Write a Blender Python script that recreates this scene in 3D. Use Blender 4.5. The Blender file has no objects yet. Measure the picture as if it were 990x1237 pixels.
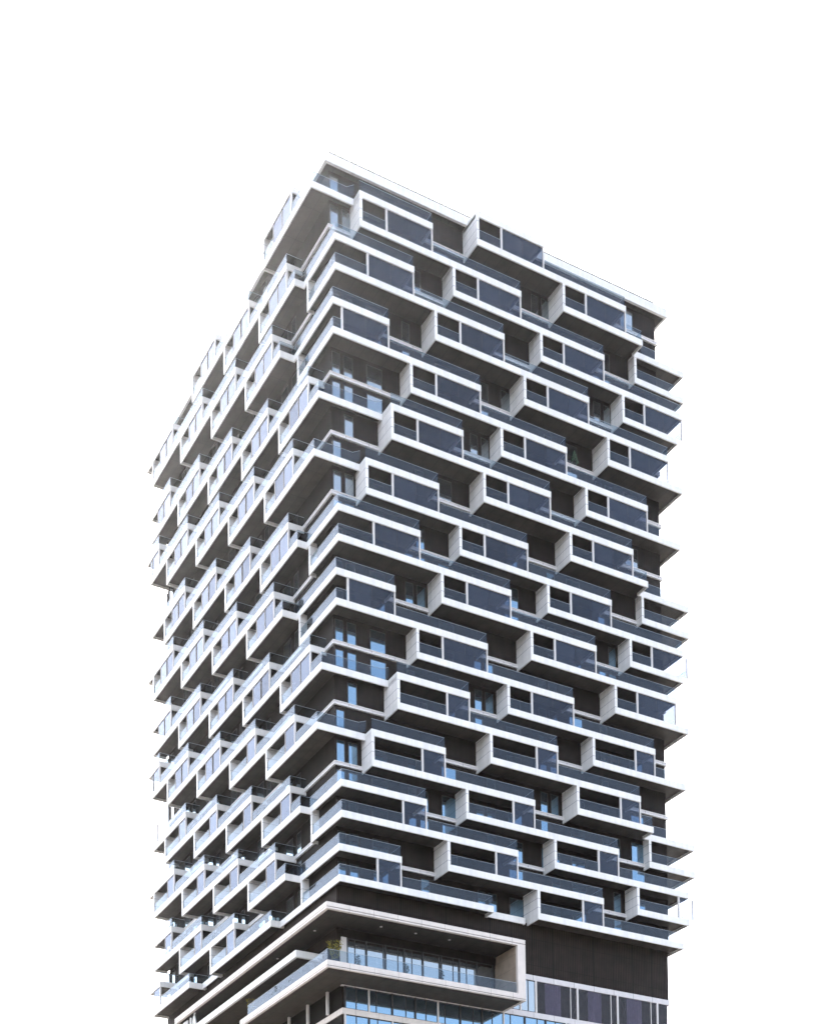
import bpy, math, random
from mathutils import Vector, Matrix

random.seed(7)
S = bpy.context.scene
COL = S.collection

# ------------------------------------------------------------------ camera
CAM = Vector((-68.86044173, -127.83513208, -138.83851259))
FW = Vector((0.46344233, 0.88478234, 0.0487998)).normalized()
RT = Vector((0.88603771, -0.46347449, -0.01133895)).normalized()
UP = RT.cross(FW)
cd = bpy.data.cameras.new('camera')
cam = bpy.data.objects.new('camera', cd)
COL.objects.link(cam)
cd.sensor_fit = 'HORIZONTAL'
cd.sensor_width = 36.0
cd.lens = 1769.803 / 990.0 * 36.0
cd.shift_x = (495.0 - 396.805) / 990.0
cd.shift_y = (1712.3616 - 618.5) / 990.0
cd.clip_start = 0.5
cd.clip_end = 6000
m = Matrix((RT, UP, -FW)).transposed().to_4x4()
m.translation = CAM
cam.matrix_world = m
S.camera = cam

# ------------------------------------------------------------------ sky, sun, exposure
SUN_EL, SUN_AZ = 45.5, 12.5
w = bpy.data.worlds.new('World')
S.world = w
w.use_nodes = True
nt = w.node_tree
sky = nt.nodes.new('ShaderNodeTexSky')
sky.sky_type = 'NISHITA'
sky.sun_disc = False
sky.sun_elevation = math.radians(SUN_EL)
sky.sun_rotation = math.radians(SUN_AZ)
sky.altitude = 100
sky.air_density = 1.0
sky.dust_density = 4.0
sky.ozone_density = 0.6
hs = nt.nodes.new('ShaderNodeHueSaturation')
hs.inputs['Saturation'].default_value = 0.6
nt.links.new(sky.outputs[0], hs.inputs['Color'])
nt.links.new(hs.outputs[0], nt.nodes['Background'].inputs[0])
nt.nodes['Background'].inputs[1].default_value = 0.12
sd = bpy.data.lights.new('sun', 'SUN')
sd.energy = 2.2
sd.angle = math.radians(0.5)
sd.color = (1.0, 0.96, 0.9)
so = bpy.data.objects.new('sun', sd)
COL.objects.link(so)
sdir = Vector((math.sin(math.radians(SUN_AZ)) * math.cos(math.radians(SUN_EL)),
               math.cos(math.radians(SUN_AZ)) * math.cos(math.radians(SUN_EL)),
               math.sin(math.radians(SUN_EL))))
so.rotation_euler = sdir.to_track_quat('Z', 'Y').to_euler()
vs = S.view_settings
vs.view_transform = 'Standard'
vs.look = 'None'
vs.gamma = 1.0
vs.exposure = 2.62
S.cycles.transparent_max_bounces = 24
S.cycles.max_bounces = 8

# ------------------------------------------------------------------ materials
def mat(name):
    mt = bpy.data.materials.new(name)
    mt.use_nodes = True
    return mt, mt.node_tree, mt.node_tree.nodes['Principled BSDF']

def N(t, kind, **kw):
    n = t.nodes.new(kind)
    for k, v in kw.items():
        setattr(n, k, v)
    return n

def seam(t, axis, period, width, off=0.0):
    """1 on thin lines every `period` metres along world axis, else 0"""
    g = N(t, 'ShaderNodeNewGeometry')
    sp = N(t, 'ShaderNodeSeparateXYZ')
    t.links.new(g.outputs['Position'], sp.inputs[0])
    a = N(t, 'ShaderNodeMath', operation='ADD'); a.inputs[1].default_value = 1000.0 * period + off
    t.links.new(sp.outputs[axis], a.inputs[0])
    f = N(t, 'ShaderNodeMath', operation='MODULO'); f.inputs[1].default_value = period
    t.links.new(a.outputs[0], f.inputs[0])
    c = N(t, 'ShaderNodeMath', operation='LESS_THAN'); c.inputs[1].default_value = width
    t.links.new(f.outputs[0], c.inputs[0])
    return c.outputs[0]

def panel_material(name, col, rough, seams, seam_col, noise=0.06, nscale=1.2, spec=0.3, streak=0.0):
    mt, t, b = mat(name)
    g = N(t, 'ShaderNodeNewGeometry')
    nz = N(t, 'ShaderNodeTexNoise'); nz.inputs['Scale'].default_value = nscale; nz.inputs['Detail'].default_value = 5
    t.links.new(g.outputs['Position'], nz.inputs['Vector'])
    mr = N(t, 'ShaderNodeMapRange')
    mr.inputs[1].default_value = 0.3; mr.inputs[2].default_value = 0.7
    mr.inputs[3].default_value = 1 - noise; mr.inputs[4].default_value = 1 + noise
    t.links.new(nz.outputs[0], mr.inputs[0])
    val = mr.outputs[0]
    if streak:
        mp = N(t, 'ShaderNodeMapping'); mp.inputs['Scale'].default_value = (2.5, 2.5, 0.12)
        t.links.new(g.outputs['Position'], mp.inputs[0])
        n2 = N(t, 'ShaderNodeTexNoise'); n2.inputs['Scale'].default_value = 1.0; n2.inputs['Detail'].default_value = 3
        t.links.new(mp.outputs[0], n2.inputs['Vector'])
        m2 = N(t, 'ShaderNodeMapRange')
        m2.inputs[1].default_value = 0.35; m2.inputs[2].default_value = 0.7
        m2.inputs[3].default_value = 1.0; m2.inputs[4].default_value = 1 - streak
        t.links.new(n2.outputs[0], m2.inputs[0])
        mm = N(t, 'ShaderNodeMath', operation='MULTIPLY')
        t.links.new(val, mm.inputs[0]); t.links.new(m2.outputs[0], mm.inputs[1])
        val = mm.outputs[0]
    sc = N(t, 'ShaderNodeVectorMath', operation='SCALE')
    sc.inputs[0].default_value = col
    t.links.new(val, sc.inputs['Scale'])
    out = sc.outputs[0]
    for ax, per, wd, off in seams:
        s = seam(t, ax, per, wd, off)
        mx = N(t, 'ShaderNodeMix', data_type='RGBA')
        t.links.new(s, mx.inputs[0]); t.links.new(out, mx.inputs[6])
        mx.inputs[7].default_value = (*seam_col, 1)
        out = mx.outputs[2]
    t.links.new(out, b.inputs['Base Color'])
    b.inputs['Roughness'].default_value = rough
    b.inputs['Specular IOR Level'].default_value = spec
    return mt

M = {}
M['white'] = panel_material('white_aluminium', (0.83, 0.80, 0.775), 0.45, [], (0.3, 0.3, 0.3), 0.05, 0.8, streak=0.10)
M['fin'] = panel_material('white_fin_panels', (0.86, 0.825, 0.81), 0.5, [(2, 1.0, 0.035, 0.2)], (0.18, 0.17, 0.18), 0.05, 1.0, streak=0.12)
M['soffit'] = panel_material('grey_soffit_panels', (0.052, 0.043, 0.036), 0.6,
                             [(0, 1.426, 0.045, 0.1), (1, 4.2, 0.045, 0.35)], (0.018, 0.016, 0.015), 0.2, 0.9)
M['floor'] = panel_material('pale_floor_paving', (0.30, 0.29, 0.28), 0.8, [(0, 0.6, 0.01, 0), (1, 0.6, 0.01, 0)], (0.15, 0.15, 0.14), 0.12, 2.0)
M['wall'] = panel_material('brown_facade_panels', (0.018, 0.0135, 0.0115), 0.75,
                           [(0, 0.713, 0.02, 0.25), (1, 0.713, 0.02, 0.25)], (0.008, 0.007, 0.006), 0.3, 0.7, spec=0.15, streak=0.2)
M['ribbed'] = panel_material('dark_fluted_panels', (0.030, 0.0215, 0.0175), 0.75,
                             [(0, 0.24, 0.08, 0.0), (0, 2.78, 0.09, 0.35), (2, 2.9, 0.04, 0.6)], (0.008, 0.006, 0.005), 0.25, 0.8, spec=0.15, streak=0.2)
M['band'] = panel_material('pale_metal_band', (0.62, 0.58, 0.58), 0.4, [(0, 2.78, 0.04, 0.35), (1, 2.78, 0.04, 0.35)], (0.12, 0.1, 0.1), 0.06, 1.5)
M['stone'] = panel_material('warm_white_frame', (0.72, 0.64, 0.59), 0.5, [(0, 2.78, 0.03, 0.35), (1, 2.78, 0.03, 0.35)], (0.25, 0.2, 0.18), 0.05, 1.0, streak=0.06)
M['tan'] = panel_material('tan_lining_panels', (0.36, 0.28, 0.22), 0.6, [(2, 1.4, 0.02, 0)], (0.12, 0.09, 0.07), 0.12, 1.5)
M['post'] = panel_material('off_white_post', (0.66, 0.62, 0.60), 0.45, [], (0.2, 0.2, 0.2), 0.04, 2.0)
M['dark'] = panel_material('dark_metal', (0.03, 0.03, 0.032), 0.4, [], (0, 0, 0), 0.1, 4.0)
M['roofing'] = panel_material('grey_roofing', (0.22, 0.22, 0.21), 0.9, [], (0, 0, 0), 0.15, 1.0)
M['letter'] = panel_material('white_letter', (0.82, 0.8, 0.77), 0.4, [], (0, 0, 0), 0.03, 2.0)
M['pot'] = panel_material('pale_planter', (0.62, 0.63, 0.6), 0.5, [], (0, 0, 0), 0.08, 6.0)
M['darkpot'] = panel_material('dark_planter', (0.05, 0.05, 0.05), 0.5, [], (0, 0, 0), 0.1, 6.0)
M['leaf'] = panel_material('green_leaves', (0.07, 0.14, 0.09), 0.6, [], (0, 0, 0), 0.45, 9.0)
M['yleaf'] = panel_material('olive_yellow_leaves', (0.20, 0.17, 0.03), 0.6, [], (0, 0, 0), 0.5, 9.0)
M['dleaf'] = panel_material('dark_leaves', (0.02, 0.032, 0.02), 0.6, [], (0, 0, 0), 0.4, 9.0)
M['curtain'] = panel_material('violet_grey_curtain', (0.20, 0.19, 0.27), 0.9, [(0, 0.16, 0.05, 0.0)], (0.13, 0.12, 0.18), 0.12, 2.0)

def glass(name, tint, refl=1.0, ior=1.5, gcol=(1, 1, 1), rough=0.015, bump=0.0):
    mt = bpy.data.materials.new(name); mt.use_nodes = True
    t = mt.node_tree
    for n in list(t.nodes):
        t.nodes.remove(n)
    o = N(t, 'ShaderNodeOutputMaterial')
    tr = N(t, 'ShaderNodeBsdfTransparent'); tr.inputs[0].default_value = (*tint, 1)
    gl = N(t, 'ShaderNodeBsdfGlossy'); gl.inputs['Roughness'].default_value = rough
    gl.inputs[0].default_value = (*gcol, 1)
    fr = N(t, 'ShaderNodeFresnel')
    g = N(t, 'ShaderNodeNewGeometry')
    # the node inverts the index on back faces: feed it the inverse there, a thin pane bends nothing
    ir = N(t, 'ShaderNodeMapRange'); ir.inputs[3].default_value = ior; ir.inputs[4].default_value = 1.0 / ior
    t.links.new(g.outputs['Backfacing'], ir.inputs[0]); t.links.new(ir.outputs[0], fr.inputs[0])
    nz = N(t, 'ShaderNodeTexNoise'); nz.inputs['Scale'].default_value = 0.9; nz.inputs['Detail'].default_value = 2
    bp = N(t, 'ShaderNodeBump'); bp.inputs['Strength'].default_value = bump; bp.inputs['Distance'].default_value = 0.05
    t.links.new(g.outputs['Position'], nz.inputs['Vector'])
    t.links.new(nz.outputs[0], bp.inputs['Height'])
    if bump > 0: t.links.new(bp.outputs[0], gl.inputs['Normal'])
    mu = N(t, 'ShaderNodeMath', operation='MULTIPLY'); mu.inputs[1].default_value = refl; mu.use_clamp = True
    t.links.new(fr.outputs[0], mu.inputs[0])
    mx = N(t, 'ShaderNodeMixShader')
    t.links.new(mu.outputs[0], mx.inputs[0])
    t.links.new(tr.outputs[0], mx.inputs[1]); t.links.new(gl.outputs[0], mx.inputs[2])
    t.links.new(mx.outputs[0], o.inputs[0])
    return mt
M['rail'] = glass('blue_grey_rail_glass', (0.78, 0.84, 0.88), 0.55, gcol=(0.80, 0.88, 1.0))
M['screen'] = glass('tinted_screen_glass', (0.50, 0.54, 0.60), 0.80, gcol=(0.74, 0.83, 1.0))
M['screen_b'] = glass('tinted_screen_glass_clearer', (0.60, 0.63, 0.68), 0.62, gcol=(0.74, 0.83, 1.0))
M['screen_c'] = glass('tinted_screen_glass_darker', (0.38, 0.41, 0.47), 0.98, gcol=(0.72, 0.82, 1.0))
M['clear'] = glass('hotel_window_glass', (0.72, 0.69, 0.72), 0.40)
def coated(name, tint, lo, hi):
    # mirror coating over a dark room
    mt = bpy.data.materials.new(name); mt.use_nodes = True
    t = mt.node_tree
    b = t.nodes['Principled BSDF']
    b.inputs['Base Color'].default_value = (0.010, 0.010, 0.011, 1)
    b.inputs['Roughness'].default_value = 0.3
    gl = N(t, 'ShaderNodeBsdfGlossy'); gl.inputs[0].default_value = (*tint, 1); gl.inputs['Roughness'].default_value = 0.01
    lw = N(t, 'ShaderNodeLayerWeight'); lw.inputs[0].default_value = 0.35
    mr_ = N(t, 'ShaderNodeMapRange'); mr_.inputs[3].default_value = lo; mr_.inputs[4].default_value = hi
    mx = N(t, 'ShaderNodeMixShader')
    t.links.new(lw.outputs['Facing'], mr_.inputs[0]); t.links.new(mr_.outputs[0], mx.inputs[0])
    t.links.new(b.outputs[0], mx.inputs[1]); t.links.new(gl.outputs[0], mx.inputs[2])
    t.links.new(mx.outputs[0], t.nodes['Material Output'].inputs[0])
    return mt
M['pane'] = coated('coated_window_glass', (0.80, 0.92, 1.0), 0.24, 0.7)
M['skytint_pane'] = coated('sky_reflection_tinted_glass', (0.42, 0.70, 0.95), 0.28, 0.7)  # bluer sky reflection of the lower windows, put into the glass tint
M['wframe'] = panel_material('window_frame', (0.045, 0.042, 0.042), 0.4, [], (0, 0, 0), 0.05, 3.0)
M['railcap'] = panel_material('rail_edge', (0.34, 0.37, 0.40), 0.3, [], (0, 0, 0), 0.05, 3.0)

# ------------------------------------------------------------------ mesh helper
class Pieces:
    """each added piece becomes an object of its own"""
    def __init__(self): self.l = []
    def new(self):
        q = MB(); self.l.append(q); return q
    def box(self, *a): self.new().box(*a)
    def build(self, name, parent):
        for q in self.l:
            if q.f: q.build(name, parent)
    @property
    def f(self): return self.l

class MB:
    def __init__(self):
        self.v = []; self.f = []; self.m = []; self.mats = []
    def mi(self, k):
        if k not in self.mats:
            self.mats.append(k)
        return self.mats.index(k)
    def face(self, pts, k):
        n = len(self.v); self.v += [tuple(p) for p in pts]
        self.f.append(tuple(range(n, n + len(pts)))); self.m.append(self.mi(k))
    def box(self, x0, x1, y0, y1, z0, z1, k, top=None, bot=None):
        if x1 < x0: x0, x1 = x1, x0
        if y1 < y0: y0, y1 = y1, y0
        self.prism([(x0, y0), (x1, y0), (x1, y1), (x0, y1)], z0, z1, k, top or k, bot or k)
    def prism(self, poly, z0, z1, side, top=None, bot=None):
        n = len(poly)
        a = sum(poly[i][0] * poly[(i + 1) % n][1] - poly[(i + 1) % n][0] * poly[i][1] for i in range(n))
        if a < 0: poly = poly[::-1]
        for i in range(n):
            p, q = poly[i], poly[(i + 1) % n]
            self.face([(p[0], p[1], z0), (q[0], q[1], z0), (q[0], q[1], z1), (p[0], p[1], z1)], side)
        self.face([(p[0], p[1], z1) for p in poly], top or side)
        self.face([(p[0], p[1], z0) for p in reversed(poly)], bot or side)
    def build(self, name, parent=None, bevel=0.0, origin=None):
        me = bpy.data.meshes.new(name)
        xs = [p[0] for p in self.v]; ys = [p[1] for p in self.v]; zs = [p[2] for p in self.v]
        c = Vector(origin) if origin else Vector(((min(xs) + max(xs)) / 2, (min(ys) + max(ys)) / 2, min(zs)))
        me.from_pydata([tuple(Vector(p) - c) for p in self.v], [], self.f)
        for k in self.mats:
            me.materials.append(M[k])
        for i, p in enumerate(me.polygons):
            p.material_index = self.m[i]
        me.update()
        o = bpy.data.objects.new(name, me)
        COL.objects.link(o)
        if parent is not None:
            o.parent = parent
            o.location = c - world_loc(parent)
        else:
            o.location = c
        WL[o.name] = c
        return o

WL = {}
def world_loc(o):
    return WL.get(o.name, Vector((0, 0, 0)))
def empty(name, loc):
    o = bpy.data.objects.new(name, None); COL.objects.link(o)
    o.location = loc; WL[o.name] = Vector(loc); o.empty_display_size = 1
    return o
def tag(o, label=None, cat=None, group=None, kind=None):
    if label: o['label'] = label
    if cat: o['category'] = cat
    if group: o['group'] = group
    if kind: o['kind'] = kind
    return o

def offset_path(path, d):
    """move an axis-aligned polyline to its left by d (mitred)"""
    out = []
    for i, p in enumerate(path):
        nx = ny = 0.0
        for a, b in ((i - 1, i), (i, i + 1)):
            if a < 0 or b >= len(path): continue
            dx, dy = path[b][0] - path[a][0], path[b][1] - path[a][1]
            if abs(dx) > abs(dy): ny = d * (1 if dx > 0 else -1)
            else: nx = -d * (1 if dy > 0 else -1)
        out.append((p[0] + nx, p[1] + ny))
    return out

# ------------------------------------------------------------------ the tower: measures
H = 3.2; T = 0.70
XW, YW = 0.85, 2.1                 # core wall planes (left face, right face)
CX1, CY1 = 44.6, 48.6
XQ, YQ = 0.5, 1.5                 # podium wall planes
TS = 0.38                         # slab thickness behind the deep edge lip             # far ends of the core
ZG = -140.5
XA, XB, XP = -7.76128, 11.43838, 25.66122
YA, YB, YP = 27.80605, -9.75452, 22.00681
BW = 8.65                         # box width on the right face
FT = 0.33
def xr(r, k): return XA + XB * r + XP * k
def nl(L, k): return YA + YB * L + YP * k
SL = 16.93
def pR(k): return -0.06 if k % 2 == 0 else -0.66
def pL(k): return -1.12 if k % 2 == 0 else -1.73
RCLIP = 45.9; LCLIP = 49.4

tower = empty('apartment_tower', (22, 25, ZG))
tag(tower, 'tall residential tower of staggered white balcony boxes with grey soffits and glass rails', 'tower')

# ---- slabs per level: list of dict(path, kind...)
slabs = []      # (L, path, face)
for L in range(0, 25):
    z = -H * L
    mod = L % 9
    rp = []
    for k in range(-12, 3):
        s = xr(L - 1, k) - FT if L > 0 else xr(0, k) - FT
        e = xr(L, k) + BW
        if L == 24 and False: pass
        if e < 2.0 or s > 42.0: continue
        if mod == 7 and s < 0: continue
        if L == 0 and s < 0: continue
        rp.append([s, e, k])
    lp = []
    for k in range(-3, 12):
        n_ = nl(L, k); f_ = n_ + SL
        if L == 0: f_ = nl(1, k) + SL
        if f_ < 3.5 or n_ > 46.5: continue
        if L > 0 and n_ < 0 and mod not in (1, 3, 4, 5, 6, 8): continue
        if L == 0 and n_ < 0: continue
        lp.append([n_, f_, k])
    # corner
    cl = [q for q in lp if q[0] < 2.0]
    cr = [q for q in rp if q[0] < 1.5]
    path = None
    if L > 0 and mod in (1, 8):
        n_, f_, k = cl[0]; s, e, k2 = cr[0]
        fx = xr(L, k2) - FT
        path = [(XW, f_), (pL(k), f_), (pL(k), 1.2), (fx, 1.2), (fx, pR(k2)), (e, pR(k2)), (e, YW)]
    elif L > 0 and mod in (3, 5):
        n_, f_, k = cl[0]; s, e, k2 = cr[0]
        st = 6.4 if mod == 3 else 8.9
        path = [(XW, f_), (pL(k), f_), (pL(k), st), (0, st), (0, pR(k2)), (e, pR(k2)), (e, YW)]
    elif L > 0 and mod in (4, 6):
        n_, f_, k = cl[0]; s, e, k2 = cr[0]
        if L == 24:
            f_ = 13.8
            e = 18.7
        path = [(XW, f_), (0, f_), (0, pR(k2)), (e, pR(k2)), (e, YW)]
    if path:
        slabs.append(dict(L=L, path=path, corner=True, k=cl[0][2], kr=cr[0][2], fx=(path[3][0] if mod in (1, 8) else None)))
        lp.remove(cl[0]); rp.remove(cr[0])
    for s, e, k in rp:
        p = pR(k)
        if mod == 2 and L > 0 and s > 20 and e > 40.5:
            path = [(s, YW), (s, p), (40.35, p), (40.35, 1.0), (47.9, 1.0), (47.9, 8), (CX1, 8)]
        elif mod == 3 and s > 35:
            path = [(s, YW), (s, 1.0), (47.9, 1.0), (47.9, 8), (CX1, 8)]
        elif e > 46.8:
            path = [(s, YW), (s, p), (RCLIP, p), (RCLIP, 8), (CX1, 8)]
        elif e > CX1 + 0.3:
            path = [(s, YW), (s, p), (e, p), (e, 8), (CX1, 8)]
        else:
            path = [(s, YW), (s, p), (e, p), (e, YW)]
        slabs.append(dict(L=L, path=path, face='R', k=k, s=s, e=e))
    for n_, f_, k in lp:
        lc = 48.2 if mod == 6 else LCLIP
        f2 = min(f_, lc)
        path = [(XW, f2), (pL(k), f2), (pL(k), n_), (XW, n_)]
        slabs.append(dict(L=L, path=path, face='L', k=k, s=n_, e=f_, clipped=f_ > lc))

slabs.append(dict(L=24, path=[(18.75, YW), (18.75, 1.2), (23.65, 1.2), (23.65, YW)], face='N'))
slabs.append(dict(L=24, path=[(XW, 35.6), (0.0, 35.6), (0.0, 30.9), (XW, 30.9)], face='N'))
def close_poly(path):
    """close a front path along (slightly inside) the core walls"""
    pts = list(path)
    a, b = pts[0], pts[-1]
    e = 0.05
    pts = pts[:]
    poly = pts[:]
    if abs(a[0] - XW) < 1e-6 and abs(b[0] - XW) < 1e-6:
        poly = [(XW + e, a[1])] + pts[1:-1] + [(XW + e, b[1])]
    elif abs(a[1] - YW) < 1e-6 and abs(b[1] - YW) < 1e-6:
        poly = [(a[0], YW + e)] + pts[1:-1] + [(b[0], YW + e)]
    elif abs(a[0] - XW) < 1e-6:
        poly = [(XW + e, a[1])] + pts[1:-1] + [(b[0], YW + e), (XW + e, YW + e)]
    else:
        poly = [(a[0], YW + e)] + pts[1:-1] + [(CX1 - e, b[1]), (CX1 - e, YW + e)]
    return poly

def add_slab(mb, path, z):
    lip = 0.14
    inn = offset_path(path, lip)
    poly_in = close_poly(inn)
    # keep first and last inner points at the wall line
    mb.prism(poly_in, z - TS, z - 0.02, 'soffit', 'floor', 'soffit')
    n = len(path)
    for i in range(n - 1):
        a, b = path[i], path[i + 1]; c, d = inn[i + 1], inn[i]
        mb.prism([a, b, c, d], z - T, z, 'white', 'white', 'white')

def rail_run(mb, p, q, z, h=1.1, pane=2.86, cap=True):
    """glass panes from p to q standing on z"""
    dx, dy = q[0] - p[0], q[1] - p[1]
    l = math.hypot(dx, dy)
    if l < 0.25: return
    if isinstance(mb, Pieces): mb = mb.new()
    n = max(1, round(l / pane)); ux, uy = dx / l, dy / l; nx, ny = -uy * 0.01, ux * 0.01
    for i in range(n):
        a = l * i / n + 0.012; b = l * (i + 1) / n - 0.012
        P = [(p[0] + ux * a + nx, p[1] + uy * a + ny), (p[0] + ux * b + nx, p[1] + uy * b + ny),
             (p[0] + ux * b - nx, p[1] + uy * b - ny), (p[0] + ux * a - nx, p[1] + uy * a - ny)]
        mb.prism(P, z + 0.01, z + h, 'rail')
    if cap:
        P = [(p[0] + nx * 1.8, p[1] + ny * 1.8), (q[0] + nx * 1.8, q[1] + ny * 1.8),
             (q[0] - nx * 1.8, q[1] - ny * 1.8), (p[0] - nx * 1.8, p[1] - ny * 1.8)]
        mb.prism(P, z + h + 0.003, z + h + 0.03, 'railcap')

def path_rail(mb, path, z):
    if isinstance(mb, Pieces): mb = mb.new()
    for i in range(len(path) - 1):
        rail_run(mb, path[i], path[i + 1], z)

# list of boxes for each row (storey between level r and r+1)
def right_boxes(r):
    out = []
    for k in range(-12, 3):
        x = xr(r, k)
        if r % 9 in (3, 5) and -2.5 < x < 3: out.append((x, k, 'K'))
        elif r % 9 == 2 and 39 < x < 42: out.append((x, k, 'X'))
        elif 3.0 < x < 39.5: out.append((x, k, 'N'))
    return out
def left_boxes(r):
    out = []
    for k in range(-3, 12):
        n_ = nl(r, k); f_ = nl(r + 1, k) + SL
        if n_ > 3.0 and n_ < 46.5: out.append((n_, f_, k))
    return out

def finL(mb, px, y0, y1, z, zt):
    mb.box(px, px + 0.14, y0, y1, z, zt, 'fin')
    mb.box(px + 0.14, XW + 0.05, y0, y1, z, zt + T - TS - 0.003, 'fin')
n_bal = 0
SCK = ['screen', 'screen', 'screen_b', 'screen_c']
PI_ = 0.10     # inset of glazing from slab edge
for sl in slabs:
    L = sl['L']; z = -H * L
    mb = MB()
    add_slab(mb, sl['path'], z)
    rails = Pieces(); scr = Pieces(); posts = Pieces()
    r = L - 1      # row standing on this slab
    wide = r >= 17
    zt = -H * r - T  # underside of slab above
    if sl.get('corner'):
        inn = offset_path(sl['path'], PI_)
        mod = L % 9
        kr = sl['kr']
        if mod in (1, 8):
            # free rail on the whole corner
            pth = [inn[1], inn[2], (sl['fx'] - 0.75, inn[2][1])]
            # left part: box row r stands at far end of this slab
            k = sl['k']; nbox = nl(r, k)
            y_start = nbox if nbox < inn[0][1] else inn[0][1]
            pth[0] = (inn[1][0], min(y_start, sl['path'][0][1]) - 0.05)
            path_rail(rails, pth, z)
            rail_run(rails, (sl['fx'] - 0.75, 1.28), (sl['fx'] - 0.2, 0.75), z)
            # box row L below hangs from e side; above right portion free rail
            path_rail(rails, [(sl['fx'] + 0.05, inn[4][1]), inn[5], (inn[5][0], YW)], z)
        else:
            k = sl['k']
            right_e = sl['path'][-1][0]
            xe_box = xr(r, kr) + BW if r % 9 in (3, 5) else None
            if mod in (3, 5):
                # free rail right & left along recess and outer part up to the box above
                ipts = offset_path(sl['path'], PI_)
                nbox = nl(r, k)
                path_rail(rails, [(ipts[1][0], nbox - 0.05), ipts[2], ipts[3], ipts[4], ipts[5], (ipts[5][0], YW)], z)
                # lower-left continues with the box of row r (handled below through 'left box')
            else:
                ipts = offset_path(sl['path'], PI_)
                far = sl['path'][0][1] if L != 24 else nl(24, 9) + SL
                # row K box wraps the corner: rail to corner and first bay, screens after
                bay_end = xe_box - BW * (0.66 if not wide else 0.34)
                path_rail(rails, [(ipts[1][0], far - FT - 0.05), ipts[2], (bay_end, ipts[2][1])], z)
                posts.box(bay_end, bay_end + 0.2, ipts[2][1] - 0.04, ipts[2][1] + 0.16, z, zt, 'post')
                a = bay_end + 0.24; b = xe_box - 0.16
                nn = 1 if wide else 2
                for i in range(nn):
                    aa = a + (b - a) * i / nn + 0.02; bb = a + (b - a) * (i + 1) / nn - 0.02
                    scr.box(aa, bb, ipts[2][1] + 0.03, ipts[2][1] + 0.05, z + 0.02, zt - 0.02, random.choice(SCK))
                posts.box(xe_box - 0.14, xe_box, ipts[2][1] - 0.04, ipts[2][1] + 0.14, z, zt, 'post')
                # far-left fin on the recess plane
                finL(mb, 0, far - FT, far, z, zt)
                # free rail beyond the box
                if right_e > xe_box + 1:
                    path_rail(rails, [(xe_box + 0.1, ipts[2][1]), (right_e - PI_, ipts[2][1]), (right_e - PI_, YW)], z)
        # the box of row r on the left outer part of this slab
        if mod in (1, 3, 5, 8):
            k = sl['k']; n_ = nl(r, k); f_ = nl(L, k) + SL; px = pL(k)
            finL(mb, px, f_ - FT, f_, z, zt)
            bay = (f_ - n_) * (0.30 if not wide else 0.60)
            xx = px + PI_
            rail_run(rails, (xx, f_ - FT - 0.03), (xx, f_ - FT - bay), z, cap=True)
            a = f_ - FT - bay - 0.12; b = n_ + 0.14
            nn = 1 if wide else 2
            for i in range(nn):
                aa = a + (b - a) * i / nn; bb = a + (b - a) * (i + 1) / nn
                scr.box(xx + 0.0, xx + 0.02, aa - 0.08, bb + 0.08, z + 0.02, zt - 0.02, random.choice(SCK))
                for q_, yy in enumerate((aa - 0.04, bb + 0.04)):
                    posts.box(xx - 0.03, xx + 0.05, yy - 0.04, yy + 0.04, z, zt, 'post' if (i == 0 and q_ == 0) else 'dark')
            posts.box(px + 0.02, px + 0.2, n_, n_ + 0.12, z, zt, 'post')
    elif sl['face'] == 'N':
        pass
    elif sl['face'] == 'R':
        k = sl['k']; p = pR(k); s = sl['s']
        xplane = sl['path'][1][1]
        if L == 0:
            pass
        else:
            x = xr(r, k)
            be = min(x + BW, 47.8 if r % 9 == 2 and x > 39 else 46.6)
            isX = (r % 9 == 2 and x > 39)
            yy = xplane + PI_
            mb.box(s, s + FT, xplane, xplane + 0.14, z, zt, 'fin'); mb.box(s, s + FT, xplane + 0.14, YW + 0.05, z, zt + T - TS - 0.003, 'fin')
            bw = BW
            if isX:
                path_rail(rails, [(x + 0.03, yy), (47.8, yy), (47.8, 7.5)], z)
            else:
                bay = BW * (0.33 if not wide else 0.66)
                rail_run(rails, (x + 0.03, yy), (x + bay - 0.03, yy), z)
                posts.box(x + bay, x + bay + 0.2, xplane + 0.04, xplane + 0.22, z, zt, 'post')
                a = x + bay + 0.24; b = be - 0.16
                nn = 1 if wide else 2
                for i in range(nn):
                    aa = a + (b - a) * i / nn + 0.02; bb = a + (b - a) * (i + 1) / nn - 0.02
                    scr.box(aa, bb, yy + 0.03, yy + 0.05, z + 0.02, zt - 0.02, random.choice(SCK))
                posts.box(be - 0.14, be, xplane + 0.04, xplane + 0.2, z, zt, 'post')
                # free rail past the box
                pts = sl['path']; ip = offset_path(pts, PI_)
                if len(pts) == 4:
                    if pts[2][0] > be + 0.5:
                        path_rail(rails, [(be + 0.1, yy), ip[2], (ip[2][0], YW)], z)
                elif len(pts) == 5:
                    if pts[2][0] > be + 0.5:
                        path_rail(rails, [(be + 0.1, yy), ip[2], (ip[2][0], 7.5)], z)
                    else:
                        rail_run(rails, (be - 0.1, yy + 0.2), (be - 0.1, 7.5), z)
                elif len(pts) == 7:
                    path_rail(rails, [(be + 0.1, yy), (40.25, yy), (40.25, 1.1)], z)
                    path_rail(rails, [(41.5, 1.1), (47.8, 1.1), (47.8, 7.5)], z)
    else:
        k = sl['k']; px = pL(k); xx = px + PI_
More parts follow.
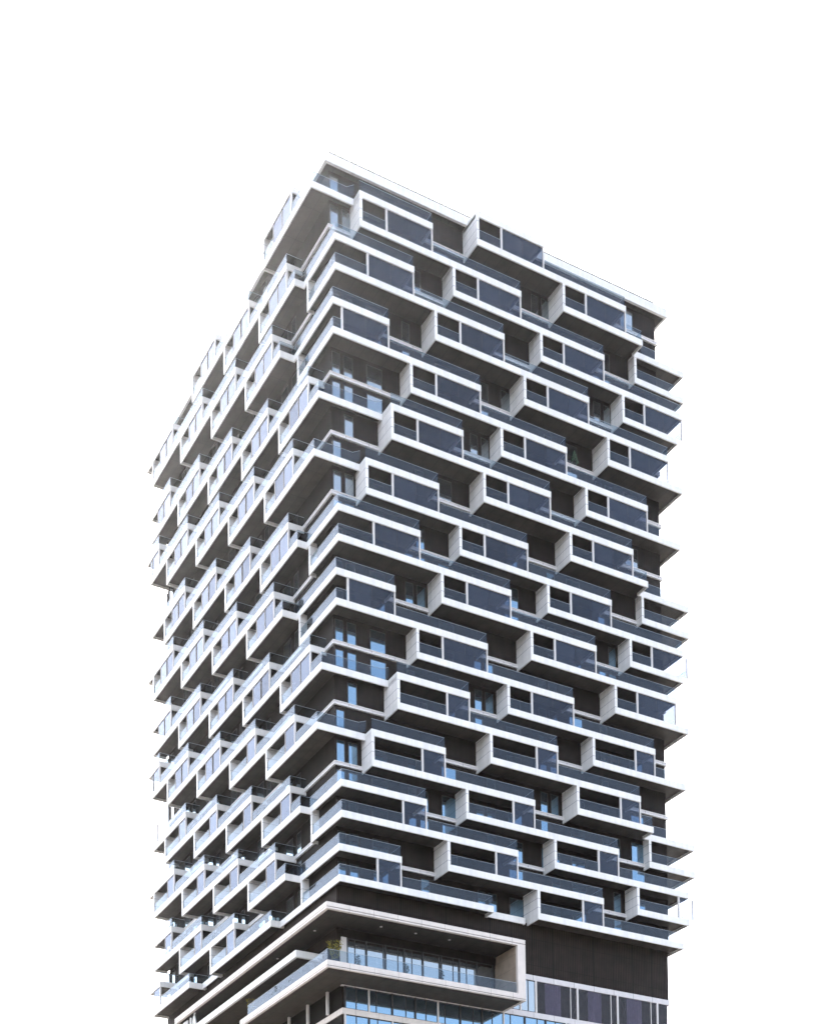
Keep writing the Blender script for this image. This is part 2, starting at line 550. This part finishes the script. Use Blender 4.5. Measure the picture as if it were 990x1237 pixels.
        if L > 0:
            n_ = nl(r, k); f_ = nl(L, k) + SL
            lim = sl['path'][0][1]
            if not sl['clipped']:
                finL(mb, px, f_ - FT, f_, z, zt)
            if n_ < lim - 0.4:
                bay = (f_ - n_) * (0.30 if not wide else 0.60)
                ys = f_ - FT - 0.03; ye = f_ - FT - bay
                if ye < lim:
                    rail_run(rails, (xx, min(ys, lim - 0.05)), (xx, ye), z)
                a = f_ - FT - bay - 0.12; b = n_ + 0.14
                nn = 1 if wide else 2
                for i in range(nn):
                    aa = a + (b - a) * i / nn - 0.08; bb = a + (b - a) * (i + 1) / nn + 0.08
                    aa = min(aa, lim - 0.05)
                    if aa - bb < 0.3: continue
                    scr.box(xx, xx + 0.02, aa, bb, z + 0.02, zt - 0.02, random.choice(SCK))
                    for q_, yy in enumerate((aa - 0.04, bb + 0.04)):
                        posts.box(xx - 0.03, xx + 0.05, yy - 0.04, yy + 0.04, z, zt, 'post' if (i == 0 and q_ == 0) else 'dark')
                posts.box(px + 0.02, px + 0.2, n_, n_ + 0.12, z, zt, 'post')
            # free rail on near part
            top = min(n_ - 0.05, lim - 0.05)
            path_rail(rails, [(xx, top), (xx, sl['s'] + PI_), (XW, sl['s'] + PI_)], z)
    ob = mb.build('balcony', tower)
    if rails.f: rails.build('glass_railing', ob)
    if scr.f: scr.build('glass_screen', ob)
    if posts.f: posts.build('post', ob)
    n_bal += 1
print('balconies', n_bal)

# ------------------------------------------------------------------ core
mb = MB()
ZB = -H * 24 - T
mb.prism([(XW, YW), (CX1, YW), (CX1, CY1), (XW, CY1)], -H * 24 - TS - 0.15, -0.35, 'wall', 'roofing', 'wall')
mb.build('wall', tower)
# floor bands round the core, one per storey
for L in range(1, 25):
    z = -H * L
    mb = MB()
    o_ = 0.22
    path = [(XW - o_, CY1), (XW - o_, YW - o_), (CX1 + o_, YW - o_), (CX1 + o_, 12)]
    for (d, z0, z1, k) in ((0.0, -0.03, 0.03, 'white'), (0.05, -0.30, -0.03, 'band'), (0.0, -0.36, -0.30, 'white')):
        pp = offset_path(path, d)
        ii = offset_path(path, o_ + 0.06)
        for i in range(3):
            mb.prism([pp[i], pp[i + 1], ii[i + 1], ii[i]], z + z0, z + z1, k)
    mb.build('floor_band', tower)
# roof
mb = MB()
pth = [(0.0, CY1), (0.0, 1.2), (45.8, 1.2), (45.8, CY1)]
inn = offset_path(pth, 0.3)
for i in range(3):
    mb.prism([pth[i], pth[i + 1], inn[i + 1], inn[i]], -0.30, 0.72, 'white')
mb.prism([inn[0], inn[1], inn[2], inn[3]], -0.26, 0.3, 'soffit', 'roofing', 'soffit')
mb.build('roof', tower)
mb = MB()
cp_ = [(0.45, CY1), (0.45, 1.17), (43.7, 1.17), (43.7, CY1)]
ci = offset_path(cp_, 0.5)
for i in range(3):
    mb.prism([cp_[i], cp_[i + 1], ci[i + 1], ci[i]], 0.724, 0.83, 'dark')
mb.build('coping', tower)

# side-face fins seen past the right edge
for (r0, r1) in ((0, 2), (8, 9), (19, 20)):
    mb = MB()
    mb.box(CX1 + 0.02, 46.6, 5.2, 5.55, -H * r1 - 0.8, -H * r0 - 0.3, 'fin')
    mb.build('side_fin', tower)

# ------------------------------------------------------------------ windows in the walls
WM = [(0.95, 1.95), (2.35, 3.45), (5.1, 7.0)]
def window(xa, xb, z0, z1, parent, face='R', frame=0.07, yo=YW, pk='pane'):
    f = MB(); p = MB()
    if face == 'R':
        for (a, b, c, d) in ((xa, xa + frame, z0, z1), (xb - frame, xb, z0, z1), (xa + frame, xb - frame, z0, z0 + frame), (xa + frame, xb - frame, z1 - frame, z1)):
            f.box(a, b, yo - 0.07, yo + 0.02, c, d, 'wframe')
        p.box(xa + frame, xb - frame, yo - 0.04, yo + 0.01, z0 + frame, z1 - frame, pk)
    else:
        for (a, b, c, d) in ((xa, xa + frame, z0, z1), (xb - frame, xb, z0, z1), (xa + frame, xb - frame, z0, z0 + frame), (xa + frame, xb - frame, z1 - frame, z1)):
            f.box(yo - 0.07, yo + 0.02, a, b, c, d, 'wframe')
        p.box(yo - 0.04, yo + 0.01, xa + frame, xb - frame, z0 + frame, z1 - frame, pk)
    return f, p
hid = MB(); nw = 0
def merge(dst, src):
    off = len(dst.v); dst.v += src.v
    for f_, mi_ in zip(src.f, src.m):
        dst.f.append(tuple(i + off for i in f_)); dst.m.append(dst.mi(src.mats[mi_]))
for r in range(0, 24):
    zf = -H * (r + 1)
    boxes = [(max(-1, x - 0.3), x + BW) for x, k, t_ in right_boxes(r)]
    j = 0
    for c in range(6):
        for i, (a, b) in enumerate(WM):
            xa, xb = a + c * XP / 3, b + c * XP / 3
            if xb > CX1 - 0.2: continue
            q_ = random.random()
            if c > 0 and q_ < (0.5 if r < 12 else 0.28): continue
            if c == 0 and r % 9 == 8 and i != 1: continue
            if c == 0 and r % 9 == 0 and i != 0: continue
            covered = any(xa < q and xb > p for p, q in boxes)
            f, p = window(xa, xb, zf + 0.04, zf + 2.38, tower, pk='pane' if r < 11 else 'skytint_pane')
            if not covered and nw < 96:
                o = f.build('window', tower); p.build('pane', o); nw += 1
            else:
                merge(hid, f); merge(hid, p)
    for c in range(7):
        for (a, b) in ((2.6, 3.7), (4.6, 6.4)):
            if a + c * 7.33 < 9.0: continue
            f, p = window(a + c * 7.33, b + c * 7.33, zf + 0.04, zf + 2.38, tower, 'L', yo=XW)
            merge(hid, f); merge(hid, p)
o = hid.build('window', tower); o['kind'] = 'stuff'
print('windows', nw)

# ------------------------------------------------------------------ podium storeys
# fluted wall and window rows under the last balcony, right face
mb = MB()
mb.prism([(XQ - 0.03, YQ - 0.03), (43.85, YQ - 0.03), (43.85, CY1), (XQ - 0.03, CY1)], -82.95, -H * 24 - TS - 0.02, 'ribbed')
mb.build('fluted_wall', tower)
def band(path, z0, z1, name='floor_band', k='band', depth=0.3):
    mb = MB(); inn = offset_path(path, depth)
    for i in range(len(path) - 1):
        mb.prism([path[i], path[i + 1], inn[i + 1], inn[i]], z0, z1, k)
    return mb.build(name, tower)
FX, FY = -2.9, -2.7                   # podium frame planes
FXR = 20.8
band([(20.95, YQ - 0.10), (43.95, YQ - 0.10), (43.95, 12)], -83.5, -82.92)
band([(XQ + 0.4, YQ - 0.10), (43.95, YQ - 0.10), (43.95, 12)], -87.65, -87.05)
band([(0.9, 30), (0.9, YQ - 0.15), (43.95, YQ - 0.15), (43.95, 12)], -90.55, -89.95, k='stone')
mb = MB()
mb.prism([(1.0, YQ + 0.1), (43.7, YQ + 0.1), (43.7, CY1), (1.0, CY1)], ZG + 0.02, -82.97, 'ribbed')
mb.build('wall_lower', tower).name = 'lower_wall'
# glazing rows: (z0, z1, x0, x1, module)
def glaze_row(z0, z1, x0, x1, step, yo, kinds, off=0.0):
    x = x0 + off; i = 0
    while x < x1 - 0.3:
        xb = min(x + step, x1)
        f = MB(); p = MB()
        kd = kinds[i % len(kinds)]
        f.box(x, x + 0.16, yo - 0.14, yo + 0.05, z0, z1, 'post' if kd[1] else 'wframe')
        f.box(x + 0.16, xb, yo - 0.06, yo + 0.02, z1 - 0.10, z1, 'wframe')
        f.box(x + 0.16, xb, yo - 0.06, yo + 0.02, z0, z0 + 0.08, 'wframe')
        mid = x + (xb - x) * kd[2]
        f.box(mid - 0.05, mid + 0.05, yo - 0.06, yo + 0.02, z0 + 0.08, z1 - 0.10, 'wframe')
        o = f.build('window', tower)
        p.box(x + 0.16, xb, yo - 0.02, yo + 0.04, z0 + 0.08, z1 - 0.10, kd[0])
        p.build('pane', o)
        x = xb; i += 1
glaze_row(-87.05, -83.5, 20.9, 24.95, 2.02, YQ, [('pane', True, 0.55)])
glaze_row(-87.05, -83.5, 24.95, 43.85, 5.65, YQ, [('curtained', True, 0.5)]) if False else None
# large panes with drawn-back curtains
xs = [24.95, 30.58, 36.2, 41.96, 43.85]
for i in range(4):
    a, b = xs[i], xs[i + 1]
    f = MB(); p = MB(); cu = MB()
    f.box(a, a + 0.22, YQ - 0.13, YQ + 0.05, -87.05, -83.5, 'post')
    o = f.build('window', tower)
    if b - a > 3:
        mu_ = MB(); mu_.box(b - 0.85, b - 0.77, YQ - 0.07, YQ - 0.021, -87.04, -83.5, 'post'); mu_.build('mullion', o)
    p.box(a + 0.22, b, YQ - 0.02, YQ - 0.01, -87.0, -83.52, 'clear'); p.build('pane', o)
    if b - a > 3:
        n = 14; c0, c1 = a + 1.4 + 0.25 * i % 0.4, b - 2.1
        for j in range(n):
            u0 = c0 + (c1 - c0) * j / n; u1 = c0 + (c1 - c0) * (j + 1) / n
            cu.box(u0, u1, YQ + 0.02 + 0.02 * (j % 2), YQ + 0.07, -87.0, -83.52, 'curtain')
        cu.build('curtain', o)
glaze_row(-89.95, -87.65, 1.2, 43.8, 2.78, YQ, [('skytint_pane', False, 0.5), ('skytint_pane', True, 0.35), ('skytint_pane', False, 0.62)])
glaze_row(-94.0, -90.55, 1.2, 43.8, 2.78, YQ, [('skytint_pane', True, 0.5), ('skytint_pane', False, 0.4)])
# hotel terrace glazing under the frame
glaze_row(-86.86, -82.6, 1.5, 19.6, 2.26, YQ, [('pane', False, 0.45), ('pane', False, 0.93), ('pane', False, 0.7)])
mb = MB()
mb.box(0.9, 20.3, YQ - 0.12, YQ + 0.2, -82.6, -81.8, 'wall')
mb.box(0.9, 1.5, YQ - 0.14, YQ + 0.2, -86.9, -82.6, 'post')
mb.build('lintel', tower)

# frame: top member, right member, terrace slab
mb = MB()
ZT0, ZT1 = -81.75, -81.08
path = [(FX, 37.6), (FX, FY), (FXR, FY), (FXR, YQ + 0.05)]
inn = offset_path(path, 0.35); i2 = offset_path(path, 0.12); i3 = offset_path(path, 0.42)
for i in range(3):
    mb.prism([path[i], path[i + 1], inn[i + 1], inn[i]], ZT0 + 0.24, ZT1, 'stone')
    mb.prism([i2[i], i2[i + 1], inn[i + 1], inn[i]], ZT0 + 0.17, ZT0 + 0.24, 'dark')
    mb.prism([path[i], path[i + 1], inn[i + 1], inn[i]], ZT0, ZT0 + 0.17, 'stone')
mb.prism([(inn[0][0], 37.6), inn[1], (FXR - 0.35, FY + 0.35), (FXR - 0.35, YQ + 0.05), (XQ, YQ + 0.05), (XQ, 37.6)], ZT0 + 0.06, ZT1 - 0.03, 'soffit', 'roofing', 'soffit')
# right upright with tan lining
mb.box(FXR - 1.0, FXR - 0.003, FY, FY + 0.35, -86.92, ZT0 - 0.002, 'stone')
mb.box(FXR - 0.3, FXR - 0.003, FY + 0.35, YQ + 0.05, -86.92, ZT0 - 0.002, 'stone')
mb.box(FXR - 1.0, FXR - 0.3, FY + 0.352, YQ + 0.05, -86.92, ZT0 - 0.002, 'tan')
# left upright at the far end
mb.box(FX, XQ, 37.0, 37.597, -96.0, ZT0 - 0.002, 'stone')
mb.build('entrance_frame', tower).name = 'podium_frame'
mb = MB()
ZS1, ZS0 = -86.92, -87.62
path = [(XQ, 18.2), (FX, 18.2), (FX, FY), (FXR, FY), (FXR, YQ)]
inn = offset_path(path, 0.3); i2 = offset_path(path, 0.1)
for i in range(4):
    mb.prism([path[i], path[i + 1], inn[i + 1], inn[i]], ZS0 + 0.2, ZS1, 'stone')
    mb.prism([i2[i], i2[i + 1], inn[i + 1], inn[i]], ZS0 + 0.13, ZS0 + 0.2, 'dark')
    mb.prism([path[i], path[i + 1], inn[i + 1], inn[i]], ZS0, ZS0 + 0.13, 'stone')
mb.prism([(XQ + 0.5, 17.9), inn[1], inn[2], inn[3], (FXR - 0.3, YQ + 0.05), (XQ + 0.5, YQ + 0.05)], ZS0 + 0.08, ZS1 - 0.03, 'soffit', 'floor', 'soffit')
terr = mb.build('terrace', tower)
mb = MB()
path_rail(mb, [(0.5, 16.3), (FX + 0.1, 16.3), (FX + 0.1, FY + 0.1), (19.65, FY + 0.1)], ZS1)
mb.build('glass_railing', terr)
mb = MB()
for i in range(3):
    pass
# mezzanine slab on the left face
mb = MB()
path = [(XQ, 42.0), (-2.6, 42.0), (-2.6, 4.8), (XQ, 4.8)]
inn = offset_path(path, 0.3)
for i in range(3):
    mb.prism([path[i], path[i + 1], inn[i + 1], inn[i]], -84.1, -83.4, 'white')
mb.prism([(XQ + 0.5, 41.7), inn[1], inn[2], (XQ + 0.5, 5.1)], -84.04, -83.45, 'soffit', 'floor', 'soffit')
mb.build('mezzanine', tower)
# round downlights in the podium soffits
for (dx, dy, dz) in ((-1.2, 3.2, ZT0 + 0.05), (4.4, -0.7, ZT0 + 0.05), (12.6, -0.7, ZT0 + 0.05), (-1.2, 12, ZT0 + 0.05), (8.5, -0.7, ZT0 + 0.05)):
    mb = MB()
    c = [(dx + 0.14 * math.cos(a * math.pi / 8), dy + 0.14 * math.sin(a * math.pi / 8)) for a in range(16)]
    mb.prism(c, dz - 0.05, dz, 'band'); mb.build('downlight', tower)
# thin columns on the left below the terrace
for y in (4.0, 8.5, 13.0):
    mb = MB(); mb.box(0.55, 0.8, y, y + 0.25, -89.95, ZS0 + 0.1, 'post'); mb.build('column', tower)

# ------------------------------------------------------------------ ground
mb = MB()
M['asphalt'] = panel_material('asphalt', (0.11, 0.108, 0.10), 0.9, [], (0, 0, 0), 0.2, 0.3)
mb.face([(-1500, -1500, ZG), (1500, -1500, ZG), (1500, 1500, ZG), (-1500, 1500, ZG)], 'asphalt')
g = mb.build('ground'); tag(g, kind='structure')
M['paving'] = panel_material('paving', (0.30, 0.29, 0.27), 0.9, [(0, 1.2, 0.02, 0), (1, 1.2, 0.02, 0)], (0.18, 0.17, 0.16), 0.12, 0.6)
mb = MB(); mb.box(-25, 62, -28, 70, ZG + 0.004, ZG + 0.14, 'paving')
g = mb.build('pavement'); tag(g, kind='structure')

# ------------------------------------------------------------------ sign above the podium, left face
Y0 = 31.75; SX = -2.52; ZL = -83.398; LH = 1.32; ST = 0.24; DP = 0.16
sign = empty('hotel_sign', (SX, 35.2, ZL))
tag(sign, 'white raised letters MELIA with an accent, standing on the mezzanine edge at the lower left', 'sign')
def strokes(segs, y_left):
    """segs: quads in letter space (u to the right, v up); u runs towards -y"""
    mb = MB()
    for q in segs:
        pts = [(SX, y_left - u, ZL + v) for u, v in q]
        bk = [(SX + DP, y_left - u, ZL + v) for u, v in q]
        n = len(q)
        mb.face(pts, 'letter'); mb.face(bk[::-1], 'letter')
        for i in range(n):
            j = (i + 1) % n
            mb.face([pts[i], bk[i], bk[j], pts[j]], 'letter')
    return mb
def rc(u0, u1, v0, v1): return [(u0, v0), (u1, v0), (u1, v1), (u0, v1)]
h_ = LH
glyphs = [
    ('letter_a', [[(0, 0), (0.26, 0), (0.74, h_), (0.50, h_)], [(0.98, 0), (1.24, 0), (0.74, h_), (0.52, h_)], rc(0.34, 0.90, 0.34, 0.54), [(0.56, h_ + 0.06), (0.68, h_ + 0.06), (0.92, h_ + 0.26), (0.72, h_ + 0.26)]], Y0 + 1.30),
    ('letter_i', [rc(0, ST, 0, h_)], Y0 + 1.85),
    ('letter_l', [rc(0, ST, 0, h_), rc(ST, 0.85, 0, 0.22)], Y0 + 2.95),
    ('letter_e', [rc(0, ST, 0, h_), rc(ST, 0.85, 0, 0.22), rc(ST, 0.78, 0.55, 0.76), rc(ST, 0.85, h_ - 0.22, h_)], Y0 + 4.05),
    ('letter_m', [rc(0, ST, 0, h_), rc(1.06, 1.06 + ST, 0, h_), [(ST, h_), (0.65, 0.35), (0.65, 0.72), (ST + 0.02, h_)], [(1.06, h_), (0.65, 0.35), (0.65, 0.72), (1.04, h_)]], Y0 + 5.6),
]
for nme, sg, yl in glyphs:
    strokes(sg, yl).build(nme, sign)

# ------------------------------------------------------------------ plants and pots
def pot(mb, x, y, z, r, h, k='pot', n=14):
    prof = [(0.72 * r, 0), (0.95 * r, 0.55 * h), (r, h), (0.84 * r, h), (0.8 * r, 0.9 * h)]
    ring = lambda rr, zz: [(x + rr * math.cos(2 * math.pi * i / n), y + rr * math.sin(2 * math.pi * i / n), z + zz) for i in range(n)]
    R = [ring(a, b) for a, b in prof]
    mb.face(R[0][::-1], k)
    for a, b in zip(R, R[1:]):
        for i in range(n):
            j = (i + 1) % n
            mb.face([a[i], a[j], b[j], b[i]], k)
    mb.face(R[-1], 'darkpot')
def leaves(mb, x, y, z0, z1, rfun, n, size, k):
    for i in range(n):
        t_ = random.random() ** 0.9
        zz = z0 + (z1 - z0) * t_
        rr = rfun(t_) * (0.35 + 0.75 * random.random() ** 0.5)
        a = random.uniform(0, 2 * math.pi)
        c = Vector((x + rr * math.cos(a), y + rr * math.sin(a), zz))
        d = Vector((random.gauss(math.cos(a), .5), random.gauss(math.sin(a), .5), random.gauss(0.2, .5))).normalized()
        s_ = d.cross(Vector((random.gauss(0, 1), random.gauss(0, 1), random.gauss(0, 1)))).normalized()
        l = size * random.uniform(0.6, 1.3)
        mb.face([c - d * l * .5, c + s_ * l * .22, c + d * l * .5, c - s_ * l * .22], k)
def plant(name, x, y, z, ph, h, r, shape, leaf, label, cat, group=None, potk='darkpot', n=260, size=0.12, pr=0.22):
    t_ = tag(empty(name, (x, y, z)), label, cat, group)
    mb = MB(); pot(mb, x, y, z, pr, ph, potk); mb.build('pot', t_)
    mb = MB(); mb.box(x - 0.02, x + 0.02, y - 0.02, y + 0.02, z + ph * .85, z + ph + (h - ph) * .7, 'darkpot'); mb.build('stem', t_)
    mb = MB()
    f_ = {'cone': lambda t: r * (1 - t) + 0.03, 'round': lambda t: r * math.sqrt(max(0.02, 1 - (2 * t - 1) ** 2)), 'fan': lambda t: r * (0.3 + 0.8 * t)}[shape]
    leaves(mb, x, y, z + ph * 0.9, z + h, f_, n, size, leaf); mb.build('foliage', t_)
    return t_
ZTR = ZS1 + 0.002
plant('potted_conifer', 32.2, 1.93, -22.365, 0.22, 1.75, 0.42, 'cone', 'leaf',
      'small cone-shaped green tree standing in a dark recess of the right face', 'tree', n=700, size=0.12, pr=0.10)
plant('terrace_shrub', -1.5, -1.7, ZTR, 0.5, 2.35, 0.75, 'fan', 'yleaf',
      'olive and yellow leafy shrub at the corner of the podium terrace', 'shrub', n=520, size=0.2, pr=0.35)
plant('terrace_shrub', -2.2, 16.95, ZTR, 0.45, 2.15, 0.45, 'fan', 'yleaf',
      'yellow-green shrub at the far left end of the podium terrace, past the glass rail', 'shrub', n=200, size=0.2, pr=0.28)
ds = [(10.0, 0.85, 'leftmost low dark plant behind the left terrace rail'),
      (9.2, 1.25, 'bushiest dark plant behind the left terrace rail, second from the left'),
      (8.2, 0.95, 'dark plant right of the bushiest one behind the left terrace rail'),
      (6.0, 0.95, 'lone upright dark plant in the middle of the left terrace rail')]
for y, h, lb in ds:
    plant('potted_plant', -2.42, y, ZTR, 0.22, h, 0.38 if h < 1.1 else 0.48, 'round', 'dleaf', lb, 'plant', 'dark plants behind the left terrace rail', n=260, size=0.17, pr=0.16)
for x, lb in ((1.0, 'dark knobbly plant in front of the terrace window nearest the corner'),
              (6.6, 'dark knobbly plant in the middle of the terrace windows'),
              (10.8, 'dark knobbly plant farthest right in front of the terrace windows')):
    plant('potted_plant', x, -1.9, ZTR, 0.30, 1.25, 0.26, 'round', 'dleaf', lb, 'plant', 'dark plants before the terrace windows', n=150, size=0.17, pr=0.14)

# curved lounge chairs at the terrace corner
def tube(mb, pts, r, k, n=6):
    pts = [Vector(p) for p in pts]; rings = []
    for i, p in enumerate(pts):
        d = (pts[min(i + 1, len(pts) - 1)] - pts[max(i - 1, 0)]).normalized()
        u = d.orthogonal().normalized() if i == 0 else (u - d * u.dot(d)).normalized()
        v = d.cross(u)
        rings.append([p + (u * math.cos(2 * math.pi * j / n) + v * math.sin(2 * math.pi * j / n)) * r for j in range(n)])
    for a, b in zip(rings, rings[1:]):
        for j in range(n):
            q = (j + 1) % n
            mb.face([a[j], a[q], b[q], b[j]], k)
    mb.face(rings[0][::-1], k); mb.face(rings[-1], k)
def lounge(x, y, lb):
    t_ = tag(empty('lounge_chair', (x, y, ZTR)), lb, 'chair', 'curved chairs at the terrace corner')
    for s_ in (-0.32, 0.32):
        pts = [(x + s_, y - 0.75 + 1.5 * i / 12, ZTR + 0.04 + 0.22 * (2 * i / 12 - 1) ** 2) for i in range(13)]
        mb = MB(); tube(mb, pts, 0.025, 'post'); mb.build('runner', t_)
    pts = [(y - 0.75 + 1.45 * i / 14, 0.30 + 0.75 * (i / 14) ** 2.2 + 0.10 * math.cos(i / 14 * 6)) for i in range(15)]
    mb = MB()
    for (a, b), (c, d) in zip(pts, pts[1:]):
        mb.face([(x - .30, a, ZTR + b), (x + .30, a, ZTR + b), (x + .30, c, ZTR + d), (x - .30, c, ZTR + d)], 'darkpot')
        mb.face([(x - .30, c, ZTR + d + .05), (x + .30, c, ZTR + d + .05), (x + .30, a, ZTR + b + .05), (x - .30, a, ZTR + b + .05)], 'darkpot')
        for xx in (x - .30, x + .30):
            mb.face([(xx, a, ZTR + b), (xx, c, ZTR + d), (xx, c, ZTR + d + .05), (xx, a, ZTR + b + .05)], 'darkpot')
    mb.build('seat', t_)
    for s_ in (-0.32, 0.32):
        for yy in (-0.35, 0.3):
            mb = MB(); tube(mb, [(x + s_, y + yy, ZTR + 0.07), (x + s_ * .93, y + yy, ZTR + 0.36)], 0.02, 'post'); mb.build('leg', t_)
    return t_
for y, lb in ((-0.4, 'curved reclining chair nearest the corner of the podium terrace'),
              (1.6, 'curved reclining chair second from the terrace corner, behind the left rail'),
              (3.4, 'curved reclining chair third from the terrace corner, farthest from the yellow shrub')):
    lounge(-2.1, y, lb)

# pale pots at slab ends on the left face
for (L, k, dx, r, hh, lb) in ((24, 10, -0.55, 0.20, 0.42, 'round pale pot at the lowest balcony end near the tower corner'),
                     (24, 10, -0.05, 0.15, 0.50, 'slim pale pot right of the round one, nearest the tower corner'),
                     (22, 10, -0.75, 0.22, 0.40, 'squat pale pot at a left-face slab end, above the podium band'),
                     (22, 10, -0.20, 0.15, 0.46, 'slim pale pot beside the squat one at a left-face slab end'),
                     (21, 10, -0.8, 0.14, 0.5, 'slim white pot nearest the left edge of the tower, outer one'),
                     (21, 10, -0.3, 0.14, 0.5, 'slim white pot nearest the left edge of the tower, inner one')):
    y = nl(L, k) + 0.42
    mb = MB(); pot(mb, dx, y, -H * L + 0.001, r, hh)
    tag(mb.build('pot'), lb, 'pot', 'pale pots at balcony ends')

# one warm lamp burning on the wall behind a rail
mt, t, b = mat('warm_lamp')
b.inputs['Base Color'].default_value = (0.05, 0.05, 0.05, 1); b.inputs['Emission Color'].default_value = (1.0, 0.72, 0.25, 1); b.inputs['Emission Strength'].default_value = 0.14
M['lamp'] = mt
mb = MB()
c = [(39.9 + 0.14 * math.cos(a * math.pi / 6), -46.30 + 0.14 * math.sin(a * math.pi / 6)) for a in range(12)]
mb.face([(x, YW - 0.12, z) for x, z in c], 'lamp'); mb.face([(x, YW + 0.01, z) for x, z in reversed(c)], 'dark')
for i in range(12):
    j = (i + 1) % 12
    mb.face([(c[i][0], YW - 0.12, c[i][1]), (c[i][0], YW + 0.01, c[i][1]), (c[j][0], YW + 0.01, c[j][1]), (c[j][0], YW - 0.12, c[j][1])], 'dark')
mb.build('wall_lamp', tower)

# ------------------------------------------------------------------ the air: sunlit haze
mt = bpy.data.materials.new('haze_air'); mt.use_nodes = True
t = mt.node_tree
for n in list(t.nodes):
    t.nodes.remove(n)
o_ = N(t, 'ShaderNodeOutputMaterial'); pv = N(t, 'ShaderNodeVolumePrincipled')
pv.inputs['Color'].default_value = (0.93, 0.95, 1.0, 1)
pv.inputs['Density'].default_value = 0.000031
pv.inputs['Anisotropy'].default_value = 0.93
t.links.new(pv.outputs[0], o_.inputs['Volume'])
M['haze'] = mt
mb = MB(); mb.box(-1600, 1600, -1600, 1600, ZG - 1.0, 12.0, 'haze')
tag(mb.build('haze'), kind='stuff')
